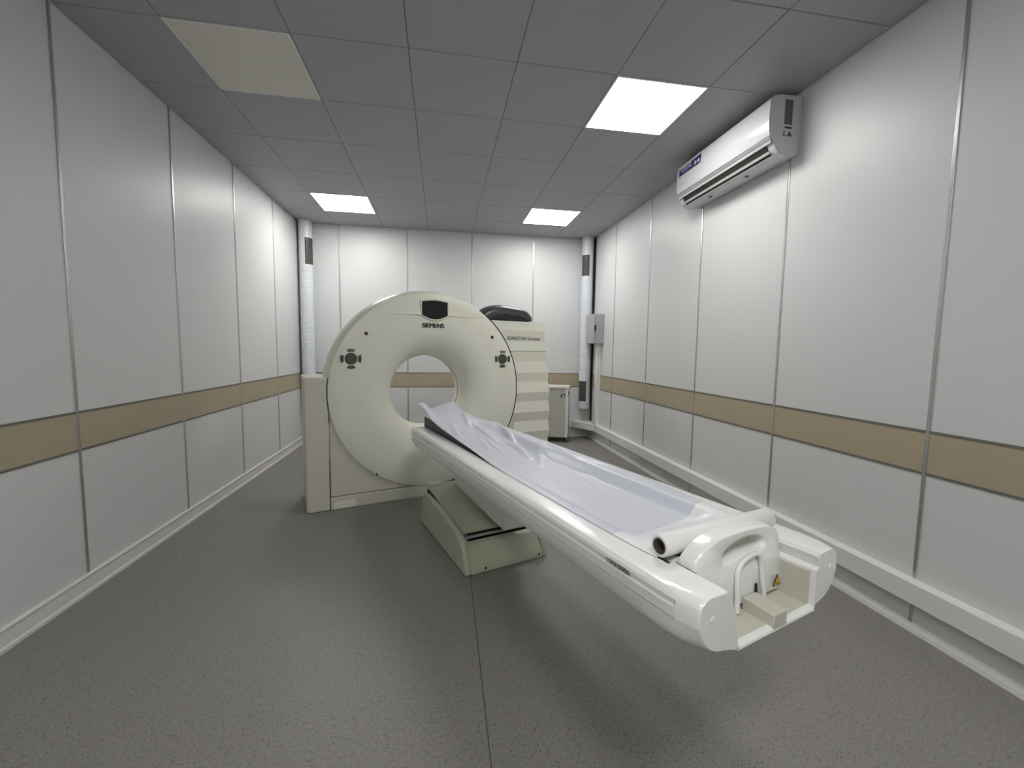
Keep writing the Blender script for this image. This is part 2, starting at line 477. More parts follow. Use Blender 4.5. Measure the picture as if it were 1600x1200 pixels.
bm = B(); prism(bm, o2, 'y', -0.0075, -0.004); finish('screen', bm, M['glass'], dsp, smooth=0)
# creases running out from the display: a slim raised ledge each side
for pts in ([(-0.10, 1.600), (-0.10, 1.588), (-0.39, 1.581), (-0.39, 1.584)], [(0.147, 1.600), (0.147, 1.588), (0.50, 1.579), (0.50, 1.582)]):
    (xa, za), (xb, zb), (xc, zc), (xd, zd) = pts
    bm = B()
    loft(bm, [[(xa, 0.001, za + 0.10), (xb, 0.001, zb), (xb, -0.010, zb + 0.002)], [(xd, 0.001, zd + 0.03), (xc, 0.001, zc), (xc, -0.0008, zc + 0.001)]])
    finish('crease', bm, M['shell'], g, smooth=0)
# two round keypads
def keypad(cx, cz):
    t = finish('keypad', (lambda b: (cyl(b, (cx, -0.0015, cz), 'y', 0.083, 0.0018, 48), b)[1])(B()), M['shell'], g)
    bm = B(); cyl(bm, (cx, -0.006, cz), 'y', 0.046, 0.006, 40, 0.048); finish('button', bm, M['btn'], t)
    bm = B(); lathe_y(bm, [(0.019, -0.0065, cz), (0.022, -0.0065, cz), (0.022, -0.005, cz)], 32, cx=cx); finish('ring_mark', bm, M['btn2'], t)
    bm = B(); lathe_y(bm, [(0.032, -0.0065, cz), (0.034, -0.0065, cz), (0.034, -0.005, cz)], 32, cx=cx); finish('ring_mark', bm, M['btn2'], t)
    bm = B(); prism(bm, [(cx - 0.007, cz + 0.006), (cx + 0.007, cz + 0.006), (cx, cz - 0.007)], 'y', -0.0075, -0.005); finish('arrow_mark', bm, M['btn2'], t, smooth=0)
    for k in range(4):
        a0 = k * PI / 2
        out = circ(0, 0, 0.080, 11, a0 - rad(25), a0 + rad(25), True)
        inn = circ(0, 0, 0.055, 11, a0 + rad(21), a0 - rad(21), True)
        bm = B(); prism(bm, [(cx + x, cz + z) for x, z in out + inn], 'y', -0.0055, 0.001)
        finish('button', bm, M['btn'] if k == 3 else M['btn2'] if k == 1 else M['btn'], t)
keypad(-0.667, 1.214); keypad(0.687, 1.213)
bm = B(); cyl(bm, (-0.549, -0.004, 1.418), 'y', 0.0145, 0.006, 20); finish('indicator_lamp', bm, M['red'], g)['label'] = 'dark red round lamp'
bm = B(); cyl(bm, (0.577, -0.004, 1.415), 'y', 0.0145, 0.006, 20); finish('indicator_lamp', bm, M['gap'], g)['label'] = 'black round lamp'
bm = B(); cyl(bm, (-0.479, -0.003, 0.251), 'y', 0.009, 0.005, 16); finish('screw_hole', bm, M['gap'], g)
bm = B(); cyl(bm, (-0.065, 0.145, 1.262), 'z', 0.006, 0.012, 12); finish('laser_port', bm, M['gap'], g)

# ------------------------------------------------------------------ patient table (coordinates: t across, n toward the camera)
pb = O + Matrix.Rotation(TH, 3, 'Z') @ Vector((0.0, -1.0, 0))
tb = thing('patient_table', 'long white CT patient table with cream wedge base reaching into the scanner ring', 'CT table', pb, TH)
OFF = (0, 1.0, 0)
def tf(name, bm, m, parent=None, **k):
    return finish(name, bm, m, parent or tb, off=OFF, **k)
def N(n): return -n
# base
def baseprof(dz): return [(-0.50, 0.0), (-0.585, 0.225 + dz), (-0.62, 0.245 + dz), (-1.0, 0.240 + dz), (-1.26, 0.205 + dz), (-1.335, 0.175 + dz * .5), (-1.37, 0.11), (-1.405, 0.03), (-1.41, 0.0)]
for x0, x1, nm in ((-0.262, -0.222, 0), (0.262, 0.302, 1)):
    bm = B(); prism(bm, baseprof(0.004), 'x', x0, x1)
    tf('side_cheek', bm, M['base'], bevel=0.014, seg=4)
bm = B(); prism(bm, [(-1.285, 0.0), (-1.285, 0.152), (-1.325, 0.142), (-1.385, 0.062), (-1.405, 0.034), (-1.41, 0.0)], 'x', -0.225, 0.265)
ramp = tf('front_ramp', bm, M['base'], bevel=0.008)
for x in (-0.13, 0.24):
    bm = B(); cyl(bm, (x, -1.408, 0.024), 'y', 0.007, 0.006, 12); tf('screw_hole', bm, M['gap'], ramp)
bm = B(); prism(bm, [(-0.56, 0.01), (-0.56, 0.25), (-1.24, 0.16), (-1.24, 0.01)], 'x', -0.222, 0.262)
tf('base_core', bm, M['gap'], smooth=0)
bm = B(); prism(bm, [(-0.52, 0.262), (-0.52, 0.274), (-1.243, 0.196), (-1.25, 0.19), (-1.246, 0.176)], 'x', -0.214, 0.258)
tf('slide_cover', bm, M['base'], bevel=0.003)
bm = B(); cyl(bm, (-0.19, -1.268, 0.163), 'x', 0.011, 0.44, 16)
tf('guide_rail', bm, M['steel'])
bm = B(); box(bm, -0.216, -0.19, -1.282, -1.252, 0.145, 0.178); box(bm, -0.206, -0.196, -1.272, -1.258, 0.178, 0.19)
tf('rail_bracket', bm, M['steel'], smooth=0, bevel=0.003)
bm = B(); box(bm, -0.20, -0.10, -0.56, -0.49, 0.20, 0.283)
tf('hinge_block', bm, M['cream'], bevel=0.006)
# lifting column under the table top
bm = B(); prism(bm, [(-0.56, 0.262), (-0.56, 0.60), (-1.40, 0.60), (-1.377, 0.212)], 'x', 0.0, 0.17)
tf('lift_column', bm, M['tables'], bevel=0.004)
# side frame, extruded: outline as (t, z)
C0 = 0.01
half = [(0.228, 0.662), (0.228, 0.716), (0.236, 0.722), (0.305, 0.7235), (0.322, 0.720), (0.332, 0.711), (0.335, 0.702), (0.329, 0.6865), (0.3375, 0.6845), (0.337, 0.670), (0.3375, 0.6575), (0.328, 0.6555), (0.328, 0.652), (0.336, 0.650), (0.333, 0.618), (0.322, 0.598), (0.300, 0.588), (0.12, 0.582)]
outl = [(C0 - a, b) for a, b in half] + [(C0 + a, b) for a, b in half[::-1]]
bm = B()
rings = [[(x, -n, z) for x, z in outl] for n in (0.497, 0.55, 1.6, 2.80)]
rings[0] = [(C0 + (x - C0) * 0.985, -0.497, 0.655 + (z - 0.655) * 0.93) for x, z in outl]
loft(bm, rings)
fm = tf('frame', bm, M['tablew'], smooth=28)
# end arms
def arm(inner, sgn, name):
    outA = [(0.305, 0.7235), (0.322, 0.720), (0.332, 0.711), (0.335, 0.702), (0.329, 0.6865), (0.3375, 0.6845), (0.337, 0.670), (0.3375, 0.6575), (0.328, 0.6555), (0.328, 0.652), (0.336, 0.650), (0.333, 0.618), (0.322, 0.598), (0.300, 0.588), (0.24, 0.572), (0.16, 0.558)]
    outB = outA[:4] + [(0.336, 0.6865), (0.3363, 0.6845), (0.337, 0.670), (0.337, 0.6575), (0.337, 0.6555), (0.3365, 0.652)] + outA[10:]
    outZ = [(0.280, 0.722), (0.297, 0.717), (0.309, 0.706), (0.313, 0.698), (0.314, 0.6865), (0.3145, 0.6845), (0.315, 0.67), (0.315, 0.6575), (0.315, 0.6555), (0.3145, 0.652), (0.314, 0.650), (0.302, 0.620), (0.282, 0.596), (0.255, 0.580), (0.21, 0.568), (0.155, 0.556)]
    cs = []
    for n, s, out in ((2.79, 0, outA), (2.85, 0.02, outA), (2.893, 0.16, outA), (2.8965, 0.18, outB), (2.912, 0.36, outB), (2.930, 0.62, outB), (2.943, 0.86, outB), (2.950, 1.0, outB), (2.9535, 1.13, outB)):
        ii = 0.004 if s > 1.1 else 0
        o = [(a + (c - a) * s, b + (d - b) * s) for (a, b), (c, d) in zip(out, outZ)]
        i = [(a + ii, b - (ii if b > 0.7 else 0)) for a, b in inner]
        o = [(max(a, inner[0][0] + 0.004 * (3 - k) if k < 3 else a), b) for k, (a, b) in zip(range(len(o) - 1, -1, -1), o)]
        tail = [(v.x, v.y) for v in smooth_line([(a, b, 0) for a, b in o[10:]], 4)]
        cs.append([(C0 + sgn * a, -n, b) for a, b in i + o[:10] + tail])
    bm = B(); loft(bm, cs)
    return tf(name, bm, M['tablew'], smooth=30)
al = arm([(0.155, 0.561), (0.172, 0.660), (0.205, 0.716), (0.214, 0.7225)], -1, 'end_arm')
ar = arm([(0.195, 0.561), (0.196, 0.672), (0.212, 0.680), (0.205, 0.712), (0.213, 0.7225)], 1, 'end_arm')
bm = B(); cyl(bm, (-0.256, -2.9555, 0.664), 'y', 0.009, 0.006, 20); tf('screw_cap', bm, M['tablew'], al)
bm = B(); cyl(bm, (0.287, -2.9555, 0.668), 'y', 0.009, 0.006, 20); tf('screw_cap', bm, M['tablew'], ar)
# trough between the arms, with the raised block
bm = B()
prism(bm, [(-2.60, 0.545), (-2.60, 0.566), (-2.940, 0.566), (-2.940, 0.548), (-2.80, 0.545)], 'x', -0.147, 0.207)
tr = tf('end_trough', bm, M['cream'], bevel=0.003)
bm = B()
prism(bm, [(-2.935, 0.5655), (-2.948, 0.5645), (-2.9555, 0.560), (-2.957, 0.554), (-2.952, 0.547), (-2.90, 0.540), (-2.80, 0.543), (-2.935, 0.550)], 'x', -0.147, 0.206)
tf('front_lip', bm, M['tablew'], tr)
bm = B(); prism(bm, [(-2.865, 0.566), (-2.865, 0.603), (-2.957, 0.600), (-2.957, 0.556), (-2.95, 0.555)], 'x', 0.0, 0.062)
tf('stop_block', bm, M['cream'], tr, bevel=0.003)
bm = B(); box(bm, 0.196, 0.206, -2.94, -2.79, 0.566, 0.668); tf('inner_lining', bm, M['cream'], tr, smooth=0)
bm = B(); box(bm, -0.15, 0.207, -2.785, -2.775, 0.60, 0.68); tf('dark_recess', bm, M['gap'], smooth=0)
# cradle (moving top) running in the frame
cr = []
for n in (0.46, 0.52, 1.4, 2.4, 2.735):
    top = [(-0.213 + 0.446 * k / 16, 0.668 + 0.052 * abs(k / 8 - 1) ** 12) for k in range(17)]
    bot = [(-0.213 + 0.446 * k / 16, 0.664) for k in range(16, -1, -1)]
    cr.append([(x, -n, z) for x, z in top + bot])
bm = B(); loft(bm, cr); tf('cradle', bm, M['tablew'])
bm = B()
loft(bm, [[(-0.215, -n, 0.690), (-0.215, -n, zt), (-0.206, -n, zt - 0.004), (-0.165, -n, 0.690)] for n, zt in ((0.475, 0.792), (0.60, 0.790), (0.85, 0.762), (1.1, 0.744), (1.42, 0.718))])
tf('head_pad', bm, M['carbon'], smooth=0)
# end bracket with grip hole
ctr = (0.02, 0.742)
outer_pts = [(-0.195, 0.575), (0.200, 0.575), (0.203, 0.66), (0.203, 0.715), (0.199, 0.742), (0.186, 0.765), (0.162, 0.778), (0.10, 0.788), (0.03, 0.792), (-0.04, 0.791), (-0.09, 0.788), (-0.13, 0.779), (-0.165, 0.764), (-0.192, 0.742), (-0.2, 0.715), (-0.198, 0.68)]
def ray_poly(c, a, poly):
    d = (math.cos(a), math.sin(a)); best = None
    for (x1, y1), (x2, y2) in zip(poly, poly[1:] + poly[:1]):
        ex, ey = x2 - x1, y2 - y1
        den = d[0] * ey - d[1] * ex
        if abs(den) < 1e-9: continue
        s = ((x1 - c[0]) * ey - (y1 - c[1]) * ex) / den
        u = ((x1 - c[0]) * d[1] - (y1 - c[1]) * d[0]) / den
        if s > 0 and -1e-6 <= u <= 1 + 1e-6: best = s if best is None else max(best, s)
    return (c[0] + d[0] * best, c[1] + d[1] * best)
NA = 96
angs = [2 * PI * k / NA for k in range(NA)]
def hole(a, e=0.0):
    ca, sa = math.cos(a), math.sin(a)
    p = 2.6
    q = (abs(ca / (0.102 + e)) ** p + abs(sa / (0.0235 + e)) ** p) ** (-1 / p)
    x, z = q * ca, q * sa
    return (ctr[0] + x, ctr[1] + z - 0.010 * (x / 0.1) ** 2 + 0.05 * x)
def lean(n, z): return n - 0.10 * max(0, z - 0.60)
O_ = [ray_poly(ctr, a, outer_pts) for a in angs]
def sh(p, k): return (ctr[0] + (p[0] - ctr[0]) * k, ctr[1] + (p[1] - ctr[1]) * k)
bm = B()
NF, NB = 2.866, 2.80
seq = [[(x, -NB, z) for x, z in [hole(a) for a in angs]],
       [(x, -lean(NF - 0.012, z), z) for x, z in [hole(a) for a in angs]],
       [(x, -lean(NF - 0.003, z), z) for x, z in [hole(a, 0.004) for a in angs]],
       [(x, -lean(NF, z), z) for x, z in [hole(a, 0.010) for a in angs]],
       [(x, -lean(NF, z), z) for x, z in [sh(p, 0.93) for p in O_]],
       [(x, -lean(NF - 0.005, z), z) for x, z in [sh(p, 0.975) for p in O_]],
       [(x, -lean(NF - 0.016, z), z) for x, z in O_],
       [(x, -NB, z) for x, z in O_]]
R = loft(bm, seq, cap=False)
for i in range(NA):
    j = (i + 1) % NA
    bm.faces.new((R[-1][i], R[-1][j], R[0][j], R[0][i]))
br = tf('end_bracket', bm, M['tablew'], smooth=40)
bm = B(); box(bm, -0.09, 0.13, -2.806, -2.800, 0.71, 0.775); tf('grip_recess', bm, M['cream'], br, smooth=0)
bm = B(); box(bm, -0.085, 0.125, -2.8075, -2.804, 0.752, 0.756); tf('recess_joint', bm, M['gap'], br, smooth=0)
# swept flank of the bracket going back beside the roll
bm = B()
loft(bm, [[(-0.195, -2.86, 0.60), (-0.175, -2.86, 0.60), (-0.150, -2.83, 0.735), (-0.187, -2.83, 0.70)], [(-0.198, -2.80, 0.62), (-0.16, -2.80, 0.62), (-0.150, -2.80, 0.725), (-0.19, -2.80, 0.705)], [(-0.205, -2.74, 0.66), (-0.17, -2.74, 0.66), (-0.16, -2.74, 0.715), (-0.205, -2.74, 0.712)]])
tf('bracket_flank', bm, M['tablew'], br, bevel=0.006)
# loop handle
lp = [(-0.036, 0.572), (-0.035, 0.62), (-0.032, 0.665), (-0.024, 0.692), (-0.006, 0.708), (0.022, 0.716), (0.048, 0.719), (0.068, 0.715), (0.080, 0.702), (0.084, 0.68), (0.086, 0.64), (0.088, 0.60), (0.088, 0.588)]
pts = smooth_line([(x, -(2.874 - 0.10 * max(0, z - 0.6)), z) for x, z in lp], 6)
bm = B(); tube(bm, pts, 0.0075, 12)
tf('loop_handle', bm, M['tablew'])
for x, z0, z1 in ((-0.021, 0.578, 0.618), (0.064, 0.590, 0.628)):
    bm = B(); prism(bm, [(x - 0.006, z0), (x + 0.007, z0), (x + 0.003, z1), (x - 0.005, z1 - 0.006)], 'y', -2.8675, -2.86); tf('slot', bm, M['gap'], br, smooth=0)
# warning triangle on the bracket
def triangle(cx, cz, r, y, m, name, parent, off):
    bm = B(); prism(bm, [(cx - r * 0.87, cz - r * 0.5), (cx + r * 0.87, cz - r * 0.5), (cx, cz + r)], 'y', y, y + 0.002)
    return finish(name, bm, m, parent, off=off, smooth=0)
w = triangle(0.168, 0.607, 0.024, -2.8685, M['ink'], 'warning_sign', br, OFF)
bm = B(); prism(bm, [(0.168 - 0.0155, 0.5985), (0.168 + 0.0155, 0.5985), (0.168, 0.625)], 'y', -2.8694, -2.868); tf('warning_sign', bm, M['yel'], br, smooth=0)['label'] = 'yellow triangle field'
bm = B(); cyl(bm, (0.169, -2.8700, 0.6045), 'y', 0.0035, 0.002, 10); box(bm, 0.163, 0.168, -2.8700, -2.868, 0.6005, 0.604); tf('warning_sign', bm, M['ink'], br, smooth=0)['label'] = 'black pinched hand mark'
# black gap line along the deck
bm = B(); box(bm, -0.2180, -0.2125, -2.84, -0.50, 0.70, 0.7205); tf('deck_joint', bm, M['gap'], smooth=0)
bm = B(); box(bm, -0.2045, -0.2010, -2.862, -2.793, 0.70, 0.7226); tf('deck_joint', bm, M['gap'], smooth=0)
# type label on the side of the table
lb = B()
loft(lb, [[(-0.3252, -2.745, 0.7030), (-0.3252, -2.650, 0.7030), (-0.3222, -2.650, 0.6880), (-0.3222, -2.745, 0.6880)], [(-0.3262, -2.745, 0.7030), (-0.3262, -2.650, 0.7030), (-0.3232, -2.650, 0.6880), (-0.3232, -2.745, 0.6880)]])
lab = tf('type_label', lb, M['plate'], smooth=0)
bm = B()
def mark(n0, n1, z0, z1):
    n0, n1, z0, z1 = 2.650 + (n0 - 2.655) * 0.95, 2.650 + (n1 - 2.655) * 0.95, z0 + 0.0025, z1 + 0.0025
    def xx(z): return -0.3262 + (0.7030 - z) / 0.015 * 0.003 - 0.0003
    loft(bm, [[(xx(z0), -n0, z0), (xx(z0), -n1, z0), (xx(z1), -n1, z1), (xx(z1), -n0, z1)], [(xx(z0) + .0008, -n0, z0), (xx(z0) + .0008, -n1, z0), (xx(z1) + .0008, -n1, z1), (xx(z1) + .0008, -n0, z1)]])
mark(2.660, 2.700, 0.6985, 0.6998); mark(2.676, 2.679, 0.688, 0.696); mark(2.673, 2.682, 0.688, 0.690); mark(2.673, 2.682, 0.6945, 0.696)
mark(2.688, 2.698, 0.688, 0.6895); mark(2.690, 2.696, 0.6895, 0.6925); mark(2.692, 2.694, 0.6925, 0.696)
mark(2.708, 2.720, 0.6955, 0.6993); mark(2.722, 2.732, 0.6965, 0.6993); mark(2.733, 2.748, 0.6965, 0.6990); mark(2.712, 2.724, 0.692, 0.6935); mark(2.727, 2.735, 0.691, 0.694); mark(2.738, 2.750, 0.6905, 0.6925); mark(2.706, 2.752, 0.687, 0.6888)
tf('printing', bm, M['ink'], lab, smooth=0)

# ------------------------------------------------------------------ film sheet on the table
NE = smooth_line([(-0.262, 0.47, 0.892), (-0.228, 0.56, 0.850), (-0.224, 0.68, 0.806), (-0.226, 1.0, 0.768), (-0.228, 1.4, 0.742), (-0.240, 1.8, 0.7250), (-0.242, 2.3, 0.7234), (-0.240, 2.58, 0.7234), (-0.236, 2.69, 0.7236), (-0.230, 2.752, 0.7238)], 24)
FE = smooth_line([(0.100, 0.22, 0.868), (0.150, 0.30, 0.800), (0.205, 0.42, 0.765), (0.275, 0.62, 0.742), (0.300, 1.0, 0.7295), (0.305, 1.6, 0.7285), (0.298, 2.15, 0.7275), (0.276, 2.52, 0.7265), (0.256, 2.69, 0.7250), (0.248, 2.765, 0.7240)], 24)
ridges = [((0.294, 0.667), (0.085, 1.528), 0.020, 0.017), ((0.116, 0.644), (0.090, 1.080), 0.013, 0.014), ((0.235, 1.394), (0.073, 1.675), 0.015, 0.020), ((0.130, 0.40), (0.060, 0.70), 0.016, 0.018), ((0.02, 0.95), (-0.03, 1.25), 0.008, 0.014), ((0.06, 1.0), (0.0, 1.4), 0.007, 0.012),
          ((0.20, 1.85), (0.12, 2.1), 0.004, 0.02), ((0.27, 1.45), (0.24, 1.70), 0.010, 0.010), ((0.24, 1.70), (0.29, 2.0), 0.008, 0.010), ((-0.05, 0.62), (-0.12, 0.95), 0.010, 0.02), ((0.10, 2.05), (0.02, 2.25), 0.003, 0.012), ((0.16, 1.05), (0.11, 1.42), 0.008, 0.012)]
def seg_d(p, a, b):
    ax, ay = a; bx, by = b
    dx, dy = bx - ax, by - ay
    s = max(0, min(1, ((p[0] - ax) * dx + (p[1] - ay) * dy) / (dx * dx + dy * dy)))
    return math.hypot(p[0] - ax - s * dx, (p[1] - ay - s * dy)), s
def sstep(a, b, x):
    t = max(0, min(1, (x - a) / (b - a))); return t * t * (3 - 2 * t)
NV = 72
bm = B(); grid = []
for a, b in zip(NE, FE):
    row = []
    for j in range(NV + 1):
        v = j / NV
        p = a.lerp(b, v)
        t, n = p.x, p.y
        ne_, fe_ = a, b
        # concave floor of the cradle
        flat = sstep(-0.212, -0.118, t) * (1 - sstep(0.165, 0.235, t))
        foot = sstep(2.67, 2.53, n)
        headf = sstep(0.30, 0.62, n - 0.9 * max(0, t) * 0)
        zflat = 0.683 + 0.05 * (1 - sstep(0.55, 1.25, n)) + 0.13 * (1 - sstep(0.22, 0.72, n))
        depth = max(0, p.z - zflat)
        z = p.z - depth * flat * foot
        for (ra, rb, h, wd) in ridges:
            d, s = seg_d((t, n), ra, rb)
            if d < 4 * wd: z += h * math.exp(-(d / wd) ** 2) * (0.35 + 0.65 * math.sin(PI * min(0.97, s * 0.9 + 0.08)))
        edge = min(v, 1 - v)
        z += 0.0035 * noise.noise((t * 9, n * 5, 1.3)) * (0.4 + 1.6 * (1 - sstep(0.6, 1.9, n)))
        z += 0.0010 * noise.noise((t * 40, n * 14, 4.1))
        if n < 1.45:
            zt = 0.792 - (0.03 * max(0, n - 0.6) / 0.25 if n < 0.85 else 0.03 + 0.04 * (n - 0.85) / 0.57)
            zi = 0.679; q = min(1, max(0, (t + 0.203) / 0.05))
            z = max(z, zi * q + (zt + 0.003) * (1 - q))
        if n > 0.5: z = max(z, 0.7236 if (t < -0.212 or t > 0.238) else 0.679)
        tt = t + (0.006 * noise.noise((n * 6, 2.2, 0)) if v == 1 else 0)
        row.append(bm.verts.new((tt, -n, z)))
    grid.append(row)
for ri, (r1, r2) in enumerate(zip(grid, grid[1:])):
    for j in range(NV):
        fc = bm.faces.new((r1[j], r1[j + 1], r2[j + 1], r2[j]))
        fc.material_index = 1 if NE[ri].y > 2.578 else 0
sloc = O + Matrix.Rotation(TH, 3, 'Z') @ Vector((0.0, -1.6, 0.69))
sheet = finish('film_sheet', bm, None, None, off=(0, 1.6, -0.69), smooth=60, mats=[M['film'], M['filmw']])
sheet.location = sloc; sheet.rotation_euler = (0, 0, TH)
md = sheet.modifiers.new('Solidify', 'SOLIDIFY'); md.thickness = 0.0008; md.offset = 1.0 if sum(p.normal.z for p in sheet.data.polygons) > 0 else -1.0
tag(sheet, 'wrinkled bluish white protective sheet spread along the white patient table', 'sheet')

# paper roll
pl_, pr_ = Vector((-0.228, -2.757, 0.7570)), Vector((0.259, -2.774, 0.7600))
mid = (pl_ + pr_) / 2
L = (pr_ - pl_).length
rl = thing('paper_roll', 'roll of white sheet material with dark core lying across the table foot end', 'roll', O + Matrix.Rotation(TH, 3, 'Z') @ mid, TH + math.atan2(pr_.y - pl_.y, pr_.x - pl_.x))
RO, RI, RC = 0.0315, 0.0225, 0.0205
def xrings(prof, n=48):
    return [[(x, r * math.cos(2 * PI * k / n), r * math.sin(2 * PI * k / n)) for k in range(n)] for x, r in prof]
bm = B(); loft(bm, xrings([(-L/2 + .001, RI), (-L/2, RI + .002), (-L/2, RO - .003), (-L/2 + .003, RO), (L/2 - .003, RO), (L/2, RO - .003), (L/2, RI + .002), (L/2 - .001, RI)]), cap=False)
finish('roll_body', bm, M['paper'], rl, smooth=50)
bm = B(); loft(bm, xrings([(-L/2 + .001, RI), (-L/2 - .001, RI - .0005), (-L/2 - .001, RC + .0003), (-L/2 + .002, RC), (L/2 - .002, RC), (L/2 + .001, RC + .0003), (L/2 + .001, RI - .0005), (L/2 - .001, RI)]), cap=False)
finish('core', bm, M['card'], rl, smooth=50)['label'] = 'dark brown cardboard core'

# ------------------------------------------------------------------ cushion on the scanner's side cover
CW = Vector((0.94, 0.50, 1.6005))
cu = thing('cushion', 'dark grey moulded positioning cushion on top of the striped scanner side cover', 'cushion', O + Matrix.Rotation(TH, 3, 'Z') @ CW, TH)
def cprof(s):       # outline (x,z) from left bottom round the top to the right bottom
    k = [(-0.30, 0.0), (-0.325, 0.02), (-0.315, 0.055), (-0.26, 0.105), (-0.18, 0.140), (-0.07, 0.158), (0.05, 0.150), (0.15, 0.140), (0.235, 0.128), (0.295, 0.085), (0.322, 0.035), (0.315, 0.010), (0.295, 0.0)]
    return [(x * s[0], z * s[1] * 1.14) for x, z in k]
rings = []
for y, s in ((-0.135, (0.80, 0.30)), (-0.130, (0.90, 0.62)), (-0.115, (0.95, 0.80)), (-0.08, (0.985, 0.92)), (0.0, (1, 1)), (0.08, (0.97, 0.95)), (0.12, (0.90, 0.8)), (0.13, (0.8, 0.55))):
    rings.append([(x, y, z) for x, z in cprof(s)])
bm = B(); loft(bm, rings)
cb = finish('cushion_body', bm, M['vinyl'], cu, smooth=70)
cb.modifiers.new('Subdivision', 'SUBSURF').levels = 1
cb.modifiers['Subdivision'].render_levels = 2
bm = B()
prism(bm, [(-0.24, 0.002), (-0.19, 0.03), (-0.12, 0.060), (-0.03, 0.072), (0.05, 0.058), (0.10, 0.066), (0.18, 0.045), (0.25, 0.012), (0.26, 0.002)], 'y', -0.136, -0.105)
finish('underside_recess', bm, M['vinylk'], cu, bevel=0.004)

# ------------------------------------------------------------------ cabinet by the back wall
ct = thing('cabinet', 'narrow grey cabinet with white top on castors near the back wall corner', 'cabinet', (1.755, 5.655, 0), rad(-22))
W_, D_ = 0.36, 0.25
bm = B(); box(bm, -W_, 0, 0.0, D_, 0.075, 0.765); finish('body', bm, M['cart'], ct, bevel=0.004)
bm = B(); box(bm, -W_ - 0.012, 0.016, -0.014, D_ + 0.005, 0.765, 0.800); finish('top', bm, M['cartw'], ct, bevel=0.006)
bm = B(); box(bm, -0.034, 0.006, -0.006, 0.02, 0.075, 0.765); dr = finish('door_edge', bm, M['cartw'], ct, bevel=0.003)
for z in (0.70, 0.10):
    bm = B(); box(bm, 0.002, 0.014, -0.010, 0.008, z - 0.022, z + 0.022); finish('hinge', bm, M['gap'], dr, smooth=0)
bm = B(); box(bm, -W_, -0.01, -0.004, 0.02, 0.075, 0.105); finish('kick_rail', bm, M['cart'], ct, bevel=0.003)
bm = B(); box(bm, -0.105, -0.045, -0.0025, 0.001, 0.640, 0.690); sg = finish('warning_label', bm, M['ink'], ct, smooth=0)
bm = B(); loft(bm, [[(-0.092, -0.003, 0.676), (-0.084, -0.003, 0.682), (-0.060, -0.003, 0.662), (-0.066, -0.003, 0.652)], [(-0.092, -0.0022, 0.676), (-0.084, -0.0022, 0.682), (-0.060, -0.0022, 0.662), (-0.066, -0.0022, 0.652)]])
loft(bm, [[(-0.084, -0.003, 0.648), (-0.056, -0.003, 0.648), (-0.056, -0.003, 0.676)], [(-0.084, -0.0022, 0.648), (-0.056, -0.0022, 0.648), (-0.056, -0.0022, 0.676)]])
finish('symbol', bm, M['white'], sg, smooth=0)
for x in (-W_ + 0.05, -0.05):
    for y in (0.05, D_ - 0.05):
        bm = B(); cyl(bm, (x - 0.012, y, 0.032), 'x', 0.032, 0.024, 20); box(bm, x - 0.02, x + 0.02, y - 0.02, y + 0.02, 0.055, 0.077)
        finish('castor', bm, M['matte'], ct, bevel=0.003)

# ------------------------------------------------------------------ air conditioner on the right wall
AY0, AY1 = 2.42, 3.465
ac = thing('air_conditioner', 'white split air conditioner high on the right wall with navy blue sticker', 'air conditioner', (XR, (AY0 + AY1) / 2, 2.53), 0)
AO = (-XR, -(AY0 + AY1) / 2, -2.53)
def af(name, bm, m, parent=None, **k): return finish(name, bm, m, parent or ac, off=AO, **k)
body = [(XR, 2.892), (2.06, 2.890), (2.02, 2.876), (2.003, 2.855), (1.998, 2.776), (2.0, 2.690), (2.010, 2.640), (2.028, 2.600), (2.050, 2.558), (2.080, 2.538), (2.128, 2.532), (2.19, 2.541), (XR, 2.556)]
bm = B(); prism(bm, body, 'y', AY0, AY1); af('housing', bm, M['acg'], smooth=40, bevel=0.003)
pan = [(2.045, 2.8905), (2.018, 2.8815), (1.996, 2.858), (1.990, 2.776), (1.9925, 2.690), (2.001, 2.645), (2.008, 2.645), (2.0, 2.69), (1.999, 2.776), (2.004, 2.855), (2.02, 2.876), (2.045, 2.888)]
bm = B(); prism(bm, pan, 'y', AY0 + 0.004, AY1 - 0.004); fp = af('front_panel', bm, M['acw'], smooth=50, bevel=0.002)
bm = B(); prism(bm, [(2.005, 2.643), (1.999, 2.638), (2.008, 2.620), (2.016, 2.624)], 'y', AY0 + 0.004, AY1 - 0.004); af('trim_strip', bm, M['silver'], bevel=0.001)
bm = B(); prism(bm, [(2.011, 2.619), (2.006, 2.615), (2.013, 2.601), (2.022, 2.605)], 'y', AY0 + 0.004, AY1 - 0.004); af('trim_strip', bm, M['acw'], bevel=0.001)
bm = B(); prism(bm, [(2.024, 2.602), (2.020, 2.600), (2.040, 2.562), (2.060, 2.545), (2.066, 2.552), (2.05, 2.57)], 'y', AY0 + 0.055, AY1 - 0.06); af('air_outlet', bm, M['gap'], smooth=0)
bm = B(); prism(bm, [(2.036, 2.570), (2.032, 2.567), (2.043, 2.553), (2.048, 2.557)], 'y', AY0 + 0.045, AY1 - 0.05); af('louvre_flap', bm, M['acw'], bevel=0.0015)
bm = B(); prism(bm, [(2.060, 2.548), (2.055, 2.545), (2.130, 2.529), (2.19, 2.538), (2.19, 2.545)], 'y', AY0 + 0.003, AY1 - 0.003); un = af('bottom_cover', bm, M['acw'], smooth=50)
for y in (2.75, 3.15):
    bm = B(); box(bm, 2.10, 2.12, y - 0.012, y + 0.012, 2.528, 2.536); af('screw_slot', bm, M['btn'], un, smooth=0)
